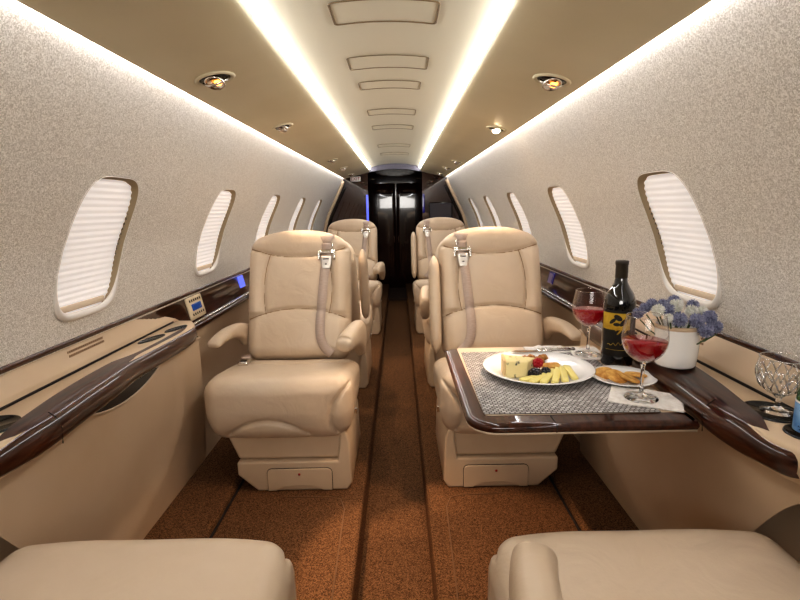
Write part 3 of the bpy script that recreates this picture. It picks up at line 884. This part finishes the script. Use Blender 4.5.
MB().add(*prism(sp, lambda u, w, z: (u, w, z), TZ-.002, TZ+.0012)).build('table_surface', M['leather'], t, bevel=.001, sharp=40)
jn = [(.345, 1.0, TZ+.0006), (.345, .973, TZ+.0004), (.346, .9585, TZ-.003), (.346, .9535, TZ-.010), (.346, .957, TZ-.018)]
MB().add(*sweep(jn, .0014, 6)).build('hinge_joint', M['gap'], top)
MB().add(*sweep([(p[0], p[1], p[2]-.001) for p in ring(.006, TZ-.020)[:]+[ring(.006, TZ-.020)[0]]], .003, 8, cap=False)).build('lower_piping', M['leather'], top)
MB().add(*box(.40, .66, 1.08, 1.13, TZ-.04, TZ-.020)).add(*box(.40, .66, 1.36, 1.41, TZ-.04, TZ-.020)).build('support_arm', M['brushed'], t, smooth=False)

# placemat (a thin woven mat, turned a little)
pm = MB().add(*rbox(.188, .232, .0011, .001, 4, 4, 2)).build('placemat', M['weave'], loc=(.397, 1.236, TZ+.0026))
pm.rotation_euler = (0, 0, R(-1.0))
tag(pm, 'grey woven rectangular placemat under the cheese plate', 'placemat')
MT = TZ+.0038

def plate(name, x, y, r, label, h=.018):
    pr = [(0, .003), (.55*r, .003), (.62*r, .0045), (.80*r, .011*h/.018), (.985*r, h), (r, h-.0012), (.985*r, h-.003), (.80*r, .007*h/.018), (.60*r, .0), (0, .0)]
    o = MB().add(*lathe(pr, 72)).build(name, M['china'], loc=(x, y, MT))
    return tag(o, label, 'plate')
plate('dinner_plate', .389, 1.262, .143, 'large white china plate of cheese and berries on the placemat', .022)
plate('side_plate', .588, 1.203, .079, 'small white saucer of crackers beside the wine bottle', .012)
PZ_ = MT+.0035
# cheese wedge
t = thing('cheese_wedge', 'wedge of blue veined cheese standing on the white plate', 'cheese', (.330, 1.250, PZ_+.001))
poly = [(-.036, -.036), (.020, -.034), (.056, .022), (-.028, .026)]
MB().add(*prism(poly, lambda u, w, z: (u, w, z*(1-3.2*max(0, u+.012))), 0, .046)).build('paste', M['cheese'], t, bevel=.004, sharp=40)
MB().add(*prism([(-.034, .029), (-.042, -.038), (-.0355, -.0365), (-.0275, .0265)], lambda u, w, z: (u, w, z), 0, .047)).build('rind', M['rind'], t, bevel=.002, sharp=40)
# cheese slices in a fan
import_pts = [((.345, 1.190), (.425, 1.222)), ((.368, 1.174), (.435, 1.237)), ((.393, 1.166), (.446, 1.248)), ((.420, 1.163), (.459, 1.256)), ((.447, 1.167), (.471, 1.262)), ((.475, 1.179), (.483, 1.266))]
ords = ['first in the fan, nearest the wedge', 'second in the fan from the wedge', 'third in the fan from the wedge', 'fourth in the fan, amid the slices', 'fifth in the fan, last but one', 'last in the fan, farthest from the wedge']
for i, (a, b) in enumerate(import_pts):
    a, b = Vector(a)+Vector((-.020, -.012)), Vector(b)+Vector((-.020, -.008)); c = (a+b)/2; L = (b-a).length
    o = MB().add(*rbox(.0085, L/2, .0042, .0015, 4, 6, 4)).build('cheese_slice', M['slice'], loc=(c.x, c.y, PZ_+.0085+.0012*i))
    o.rotation_euler = (R(1.5), R(7), math.atan2(b.y-a.y, b.x-a.x)-math.pi/2)
    tag(o, 'pale yellow cheese slice, '+ords[i], 'cheese slice', 'fanned cheese slices')
def berry(name, m, x, y, r, label, el=1.0, cat='berry'):
    mb = MB(); k = 0
    v, f = rbox(r*.8, r*.8, r*.8*el, r*.79, 6, 6, 6); mb.add(v, f)
    for i in range(34):
        z = 1-2*(i+.5)/34; a = i*2.39996; q = math.sqrt(1-z*z)
        cx, cy, cz = r*.75*q*math.cos(a), r*.75*q*math.sin(a), r*.75*z*el
        v, f = rbox(r*.3, r*.3, r*.3, r*.295, 4, 4, 4); mb.add([(p[0]+cx, p[1]+cy, p[2]+cz) for p in v], f)
    o = mb.build(name, m, loc=(x, y, PZ_+r*.95)); o.rotation_euler = (R(70), 0, random.uniform(0, 3))
    return tag(o, label, cat)
berry('blackberry', M['blackberry'], .368, 1.212, .0145, 'large long blackberry leaning against the cheese wedge', 1.35)
berry('blackberry', M['blackberry'], .399, 1.222, .0135, 'smaller round blackberry beside the fanned slices', 1.0)
o = berry('raspberry', M['raspberry'], .386, 1.250, .0135, 'single red raspberry resting behind the blackberries', 1.1); o.location.z += .016
for i, (x, y, lab) in enumerate(((.378, 1.345, 'walnut piece behind the wedge, nearest the wedge tip'), (.398, 1.355, 'walnut piece in the middle of the small nut pile'), (.416, 1.338, 'walnut piece at the front of the nut pile'), (.430, 1.358, 'walnut piece nearest the knife handle'))):
    rr = random.Random(i)
    o = MB().add(*rbox(.013, .010, .009, .008, 8, 8, 8, lambda p, q: tuple(c+.0022*math.sin(p[0]*700+i)*math.cos(p[1]*800+p[2]*500) for c in p))).build('walnut_piece', M['nut'], loc=(x, y, PZ_+.009)); o.rotation_euler = (.3, .2, i*1.1)
    tag(o, lab, 'nut', 'walnut pieces on the plate')
o = MB().add(*rbox(.026, .012, .004, .003, 8, 6, 4)).build('cracker', M['cracker'], loc=(.430, 1.285, PZ_+.009)); o.rotation_euler = (R(14), 0, .15)
tag(o, 'golden oblong cracker on the large plate beside the raspberry', 'cracker')
for i, (x, y, z, rx, ry, lab) in enumerate(((.548, 1.222, .011, 14, -14, 'round golden cracker nearest the large plate, leaning on others'), (.566, 1.190, .014, 18, -14, 'round golden cracker second from the large plate'), (.594, 1.180, .012, 14, -12, 'round golden cracker third from the large plate'), (.626, 1.214, .009, 6, -4, 'round golden cracker nearest the console wood'))):
    pr = [(0, .0022), (.022, .0024), (.026, .0012), (.027, 0), (.026, -.0015), (.022, -.003), (0, -.003)]
    o = MB().add(*lathe(pr, 28)).build('cracker', M['cracker'], loc=(x, y, MT+z)); o.rotation_euler = (R(rx), R(ry), i)
    tag(o, lab, 'cracker', 'round crackers on the saucer')
# cheese knife with an ornate handle resting on the plate rim
t = thing('cheese_knife', 'ornate silver cheese knife lying across the back of the plate', 'knife', (.440, 1.392, MT+.0235), R(3))
MB().add(*sweep([(-.02, 0, 0), (.01, 0, .001), (.04, 0, .002), (.07, 0, .003), (.092, 0, .002)], [(.005, .003), (.009, .005), (.007, .004), (.010, .0055), (.007, .004)], 12)).build('handle', M['chrome'], t)
hb = MB()
for i in range(9):
    hb.add(*rbox(.0035, .006, .002, .0018, 4, 4, 4, lambda p, q: (p[0]-.012+.0115*i, p[1]*(1 if i % 2 else .7), p[2]+.0065)))
hb.build('relief', M['brushed'], t)
MB().add(*prism([(-.095, -.002), (-.075, .011), (-.02, .006), (-.02, -.004), (-.06, -.006)], lambda u, w, z: (u, w, z), -.0008, .0008)).build('blade', M['chrome'], t, smooth=False)

# napkins
def napkin(x, y, w, h, rz, z, label, peak=0, seed=1):
    rr = random.Random(seed); a, b = rr.uniform(0, 6), rr.uniform(0, 6)
    def top(u, v): return .0035+.0018*math.sin(u*5+a)*math.cos(v*4+b)+peak*math.exp(-((u+.35)/.25)**2-((v-.1)/.5)**2)
    def P(i, j):
        u, v = i/15-1, j/15-1
        return (u*w/2, v*h/2, top(u, v))
    mb = MB().add(*grid(P, 31, 31))
    mb.add(*grid(lambda i, j: (P(i, j)[0], P(i, j)[1], .0005), 31, 31))
    for line in ([(i, 0) for i in range(31)], [(30, j) for j in range(31)], [(i, 30) for i in range(30, -1, -1)], [(0, j) for j in range(30, -1, -1)]):
        v = []
        for i, j in line: p = P(i, j); v += [p, (p[0], p[1], .0005)]
        mb.add(v, [(2*q, 2*q+1, 2*q+3, 2*q+2) for q in range(len(line)-1)])
    o = mb.build('napkin', M['napkin'], loc=(x, y, z)); o.rotation_euler = (0, 0, R(rz))
    return tag(o, label, 'napkin')
napkin(.583, 1.075, .150, .108, -27, MT-.001, 'white folded paper napkin under the nearer wine glass', seed=3)
napkin(.475, 1.475, .12, .075, 6, MT-.001, 'rumpled white napkin behind the large plate', peak=.012, seed=5)
napkin(.580, 1.430, .085, .12, -8, MT-.001, 'white napkin under the wine glass behind the bottle', seed=8)

# wine glasses
def wine_glass(x, y, z, label):
    t = thing('wine_glass', label, 'glass', (x, y, z), 0, 'stemmed glasses of red wine')
    t.scale = (.95, .95, .97)
    foot = [(0, 0), (.038, .0), (.0385, .002), (.030, .0045), (.012, .009), (.0055, .016), (.0042, .03), (.0042, .065), (.005, .078), (.009, .086), (.0, .087)]
    bowl = [(.0, .0865), (.010, .087), (.024, .094), (.038, .106), (.047, .122), (.0505, .140), (.0495, .160), (.0455, .182), (.0425, .196)]
    bowl = [(p.x, p.y) for p in spline([(a, b, 0) for a, b in bowl], 40)]
    MB().add(*lathe(bowl, 56)).build('glass_bowl', M['thin'], t)
    MB().add(*lathe([(.0425+.0007*math.cos(R(a)), .196+.0007*math.sin(R(a))) for a in range(0, 361, 60)], 56)).build('rim', M['facet'], t)
    MB().add(*lathe(foot, 40)).build('glass_stem', M['glass'], t)
    wi = [(0, .0900), (.0088, .0908), (.0226, .0964), (.0364, .1077), (.0453, .123), (.0487, .1365), (.0488, .1385), (0, .1385)]
    MB().add(*lathe(wi, 48)).build('red_wine', M['wine'], t)
    return t
wine_glass(.571, 1.072, MT+.0035, 'stemmed glass of red wine on the folded napkin, nearest the viewer')
wine_glass(.578, 1.415, MT+.0035, 'stemmed glass of red wine behind the plate, beside the dark bottle')

# wine bottle
t = thing('wine_bottle', 'tall black wine bottle with a gold and black label', 'bottle', (.628, 1.335, TZ+.0012))
t.scale = (1, 1, .95)
RB = .0415
pr = [(0, .003), (.034, .0), (RB-.002, .002), (RB, .008), (RB, .178), (RB-.002, .194), (.034, .212), (.024, .228), (.0175, .242), (.0155, .255), (.0150, .268)]
MB().add(*lathe(pr, 48)).build('bottle_body', M['bottle'], t)
MB().add(*lathe([(.0153, .255), (.0160, .256), (.0160, .292), (.0172, .293), (.0172, .302), (.0160, .3045), (0, .305)], 36)).build('capsule', M['capsule'], t)
def cyl_patch(a0, a1, z0, z1, r, n=24):
    return grid(lambda i, j: (r*math.cos(R(a0+(a1-a0)*i/(n-1))), r*math.sin(R(a0+(a1-a0)*i/(n-1))), z0+(z1-z0)*j), n, 2)
lb = MB().add(*cyl_patch(185, 345, .035, .168, RB+.0004, 40)).build('label', M['label'], t)
g = MB().add(*cyl_patch(180, 288, .112, .160, RB+.0008, 30)).build('gold_band', M['gold'], lb)
ar = MB()
def blob(ac, zc, ra, rz_, rot, r):
    v = [(r*math.cos(R(ac)), r*math.sin(R(ac)), zc)]; n = 18
    for i in range(n):
        a = 2*math.pi*i/n; u, w = ra*math.cos(a), rz_*math.sin(a)
        uu = u*math.cos(rot)-w*900*math.sin(rot)*.7; ww = w*math.cos(rot)+u*math.sin(rot)/900
        v.append((r*math.cos(R(ac+uu)), r*math.sin(R(ac+uu)), zc+ww))
    return v, [(0, i+1, (i+1) % n+1) for i in range(n)]
for q in ((226, .137, 13, .006, .5), (244, .147, 15, .008, -.3), (262, .134, 14, .008, .6), (240, .128, 12, .005, 0), (281, .150, 8, .007, .8), (296, .128, 12, .006, .7)):
    ar.add(*blob(*q, RB+.0012))
ar.build('black_motif', M['label'], lb, smooth=False)
g2 = MB()
for q in ((250, .106, 10, .003, .7), (272, .110, 8, .003, .7), (240, .112, 5, .002, .4)): g2.add(*blob(*q, RB+.0009))
sc = [(RB+.001, 210+3.0*i, .068+.0045*math.sin(i*1.1)*math.exp(-((i-12)/11)**2)+.0003*i) for i in range(26)]
g2.add(*sweep([(r*math.cos(R(a)), r*math.sin(R(a)), z) for r, a, z in sc], .0007, 6))
g2.add(*sweep([((RB+.001)*math.cos(R(a)), (RB+.001)*math.sin(R(a)), .054) for a in range(205, 300, 5)], .0005, 6))
g2.build('gold_script', M['gold'], lb)

# flowers in a white pot
px, py, pz = .696, 1.168, .6535
t = thing('flower_pot', 'round white pot of blue and white ball flowers on the console wood', 'flower pot', (px, py, pz))
MB().add(*lathe([(0, .0), (.042, .0), (.045, .004), (.0475, .03), (.0495, .090), (.0505, .098), (.048, .099), (.0465, .093), (.045, .07), (0, .07)], 48)).build('pot', M['pot'], t)
MB().add(*lathe([(.0498, .0915), (.0513, .093), (.0513, .100), (.0497, .1015), (.0477, .100)], 48)).build('pot_lip', M['potrim'], t)
def flower_mesh(seed, r):
    rr = random.Random(seed); mb = MB()
    v, f = rbox(r*.62, r*.62, r*.62, r*.61, 6, 6, 6); mb.add(v, f)
    n = 110
    for i in range(n):
        z = 1-2*(i+.5)/n; a = i*2.39996+rr.uniform(-.2, .2); q = math.sqrt(1-z*z)
        dvec = Vector((q*math.cos(a), q*math.sin(a), z)); u = dvec.orthogonal().normalized(); w = dvec.cross(u)
        L = r*rr.uniform(.95, 1.10); s_ = r*.13; b0 = dvec*r*.5
        p = [b0+u*s_, b0+w*s_, b0-u*s_, b0-w*s_, dvec*L+u*s_*.5, dvec*L+w*s_*.5, dvec*L-u*s_*.5, dvec*L-w*s_*.5]
        mb.add(p, [(0, 1, 5, 4), (1, 2, 6, 5), (2, 3, 7, 6), (3, 0, 4, 7), (4, 5, 6, 7)])
    return mb
fl = {'b': [], 'w': []}
FL = [('b', -.062, .03, .118, .016), ('w', -.052, -.015, .122, .019), ('b', -.028, -.01, .122, .020), ('w', .000, .005, .128, .020), ('b', .008, .03, .136, .018), ('w', .030, -.01, .118, .018), ('b', -.018, -.045, .106, .022), ('b', .020, -.05, .104, .021), ('b', .044, .01, .127, .018), ('w', .058, -.005, .116, .016), ('b', .062, -.03, .106, .021), ('b', .036, -.062, .082, .021), ('b', .074, -.035, .084, .020), ('w', .022, .04, .128, .018), ('b', -.045, .03, .128, .018), ('b', .065, .03, .108, .019), ('b', -.035, .0, .135, .015), ('w', -.04, -.04, .108, .014), ('b', -.082, .02, .108, .017)]
stem = MB()
for i, (c, x, y, z, r) in enumerate(FL):
    stem.add(*sweep([(x*.3, y*.3, .055), (x*.7, y*.7, z*.75), (x, y, z)], .0018, 6))
    x = x*1.0-.006; y *= 1.0; z = z*.98+.018; r *= .80
    o = flower_mesh(i, r).build('flower_head', M['blueflower'] if c == 'b' else M['whiteflower'], t, smooth=False, loc=(x, y, z))
    o['label'] = 'blue flower head' if c == 'b' else 'white flower head'
stem.build('stems', M['stem'], t)

# crystal goblet in the near cup holder
t = thing('crystal_goblet', 'empty cut crystal goblet standing in the console cup holder', 'glass', (.745, .897, .6455))
t.scale = (.84, .84, .80)
def cut(a, z): return 1+(.035*(abs(math.sin(9*a))-.5) if .045 < z < .105 else 0)
out = [(0, 0), (.033, 0), (.0335, .002), (.020, .005), (.008, .010), (.0052, .02), (.006, .034), (.012, .041), (.026, .049), (.040, .064), (.0465, .082), (.048, .100), (.0465, .120), (.0445, .132)]
inn = [(.0432, .132), (.045, .120), (.0455, .100), (.0435, .083), (.037, .067), (.024, .054), (.010, .047), (0, .046)]
def lath2(prof, nn=108): return lathe(prof, nn, mod=cut)
MB().add(*lathe(out[6:], 108, mod=cut)).build('goblet_bowl', M['thin'], t)
MB().add(*lathe(out[:8]+[(0, .042)], 40)).build('goblet_stem', M['crystal'], t)
fac = MB()
for i in range(28):
    a = 2*math.pi*(i//2)/14; dr_ = .42 if i % 2 else -.42
    pts = []
    for q in range(7):
        z = .058+.050*q/6; rr_ = lerp_table([(b, a_) for a_, b in out[7:]], z)+.0006
        aa = a+dr_*(q/6)
        pts.append((rr_*math.cos(aa), rr_*math.sin(aa), z))
    fac.add(*sweep(pts, .0017, 6))
fac.add(*lathe([(.0445+.0011*math.cos(R(q)), .132+.0011*math.sin(R(q))) for q in range(0, 361, 60)], 48))
fac.build('cut_facets', M['facet'], t)

# water bottle in the other cup holder
t = thing('water_bottle', 'green glass water bottle with a pale blue label and red star in the cup holder', 'bottle', (.738, .806, .6455))
t.scale = (.92, .92, .80)
RW = .030
pr = [(0, .0), (RW-.003, 0), (RW, .004), (RW, .085), (RW-.004, .100), (.018, .122), (.0125, .140), (.0115, .170), (.0135, .171), (.0135, .178), (0, .179)]
MB().add(*lathe(pr, 40)).build('bottle_body', M['green'], t)
lb = MB().add(*lathe([(RW+.0006, .003), (RW+.0008, .004), (RW+.0008, .066), (RW+.0006, .067)], 40)).build('label', M['bluelabel'], t)
ring2 = MB().add(*lathe([(RW+.0009, .066), (RW+.0013, .068), (RW+.0009, .0705)], 40)).build('label_edge', M['white'], lb)
st = []
AC = 215
for i in range(10):
    a = R(90+36*i); r_ = .0105 if i % 2 == 0 else .0046
    st.append((r_*math.cos(a), r_*math.sin(a)))
v = [((RW+.0014)*math.cos(R(AC)), (RW+.0014)*math.sin(R(AC)), .034)]+[((RW+.0014)*math.cos(R(AC)+x/RW), (RW+.0014)*math.sin(R(AC)+x/RW), .034+z) for x, z in st]
MB().add(v, [(0, i+1, (i+1) % 10+1) for i in range(10)]).build('star', M['star'], lb, smooth=False)
nb = MB()
for z, a0, a1 in ((.052, 185, 250), (.057, 190, 245), (.047, 195, 235), (.016, 185, 250), (.010, 190, 240)):
    rr = random.Random(int(z*1000)); a = a0
    while a < a1:
        w = rr.uniform(3, 7); nb.add(*cyl_patch(a, a+w, z-.0017, z+.0017, RW+.0013, 4)); a += w+2.2
nb.build('lettering', M['navy'], lb, smooth=False)

# ------------------------------------------------------------------ lights
def spot(loc, target, power, col, ang=60, blend=.5, rad=.02):
    l = bpy.data.lights.new('spot', 'SPOT'); l.energy = power; l.color = col; l.spot_size = R(ang); l.spot_blend = blend; l.shadow_soft_size = rad
    o = bpy.data.objects.new('spot_lamp', l); COL.objects.link(o); o.location = loc
    o.rotation_euler = (Vector(target)-Vector(loc)).to_track_quat('-Z', 'Y').to_euler(); return o
def area(loc, target, power, col, sx, sy):
    l = bpy.data.lights.new('area', 'AREA'); l.shape = 'RECTANGLE'; l.size = sx; l.size_y = sy; l.energy = power; l.color = col
    o = bpy.data.objects.new('fill_lamp', l); COL.objects.link(o); o.location = loc
    o.rotation_euler = (Vector(target)-Vector(loc)).to_track_quat('-Z', 'Y').to_euler(); return o
WARM = (1, .70, .45)
spot((-.455, 1.42, 1.345), (.15, 1.30, 0), 75, (1, .66, .42), 38, .35)
spot((.468, 1.49, 1.345), (-.20, 1.40, 0), 26, (1, .68, .44), 46, .5)
spot((.478, 2.35, 1.35), (.10, 1.95, 0), 14, WARM, 60, .6)
spot((-.452, 2.215, 1.35), (-.05, 2.9, -.09), 14, WARM, 60, .6)
spot((-.445, 3.74, 1.35), (-.12, 3.15, .3), 30, WARM, 60, .5)
a_ = area((0, -.85, 1.30), (0, 2.0, .75), 5, (1, .96, .91), 1.0, .5); a_.data.spread = R(95)  # added soft fill behind the camera, not a cabin fixture
w = bpy.data.worlds.new('World'); SC.world = w; w.use_nodes = True
w.node_tree.nodes['Background'].inputs[0].default_value = (.02, .02, .022, 1)

# ------------------------------------------------------------------ camera
cd = bpy.data.cameras.new('Camera'); cam = bpy.data.objects.new('Camera', cd); COL.objects.link(cam)
cd.sensor_width = 36; cd.lens = 500/800*36; cd.clip_start = .02
cam.matrix_world = Matrix.Translation((.03, 0, 1.04)) @ Matrix.Rotation(R(90-10.43), 4, 'X') @ Matrix.Rotation(R(-1.1), 4, 'Z')
SC.camera = cam
SC.view_settings.view_transform = 'Standard'
SC.view_settings.look = 'Medium High Contrast'
SC.view_settings.exposure = 0
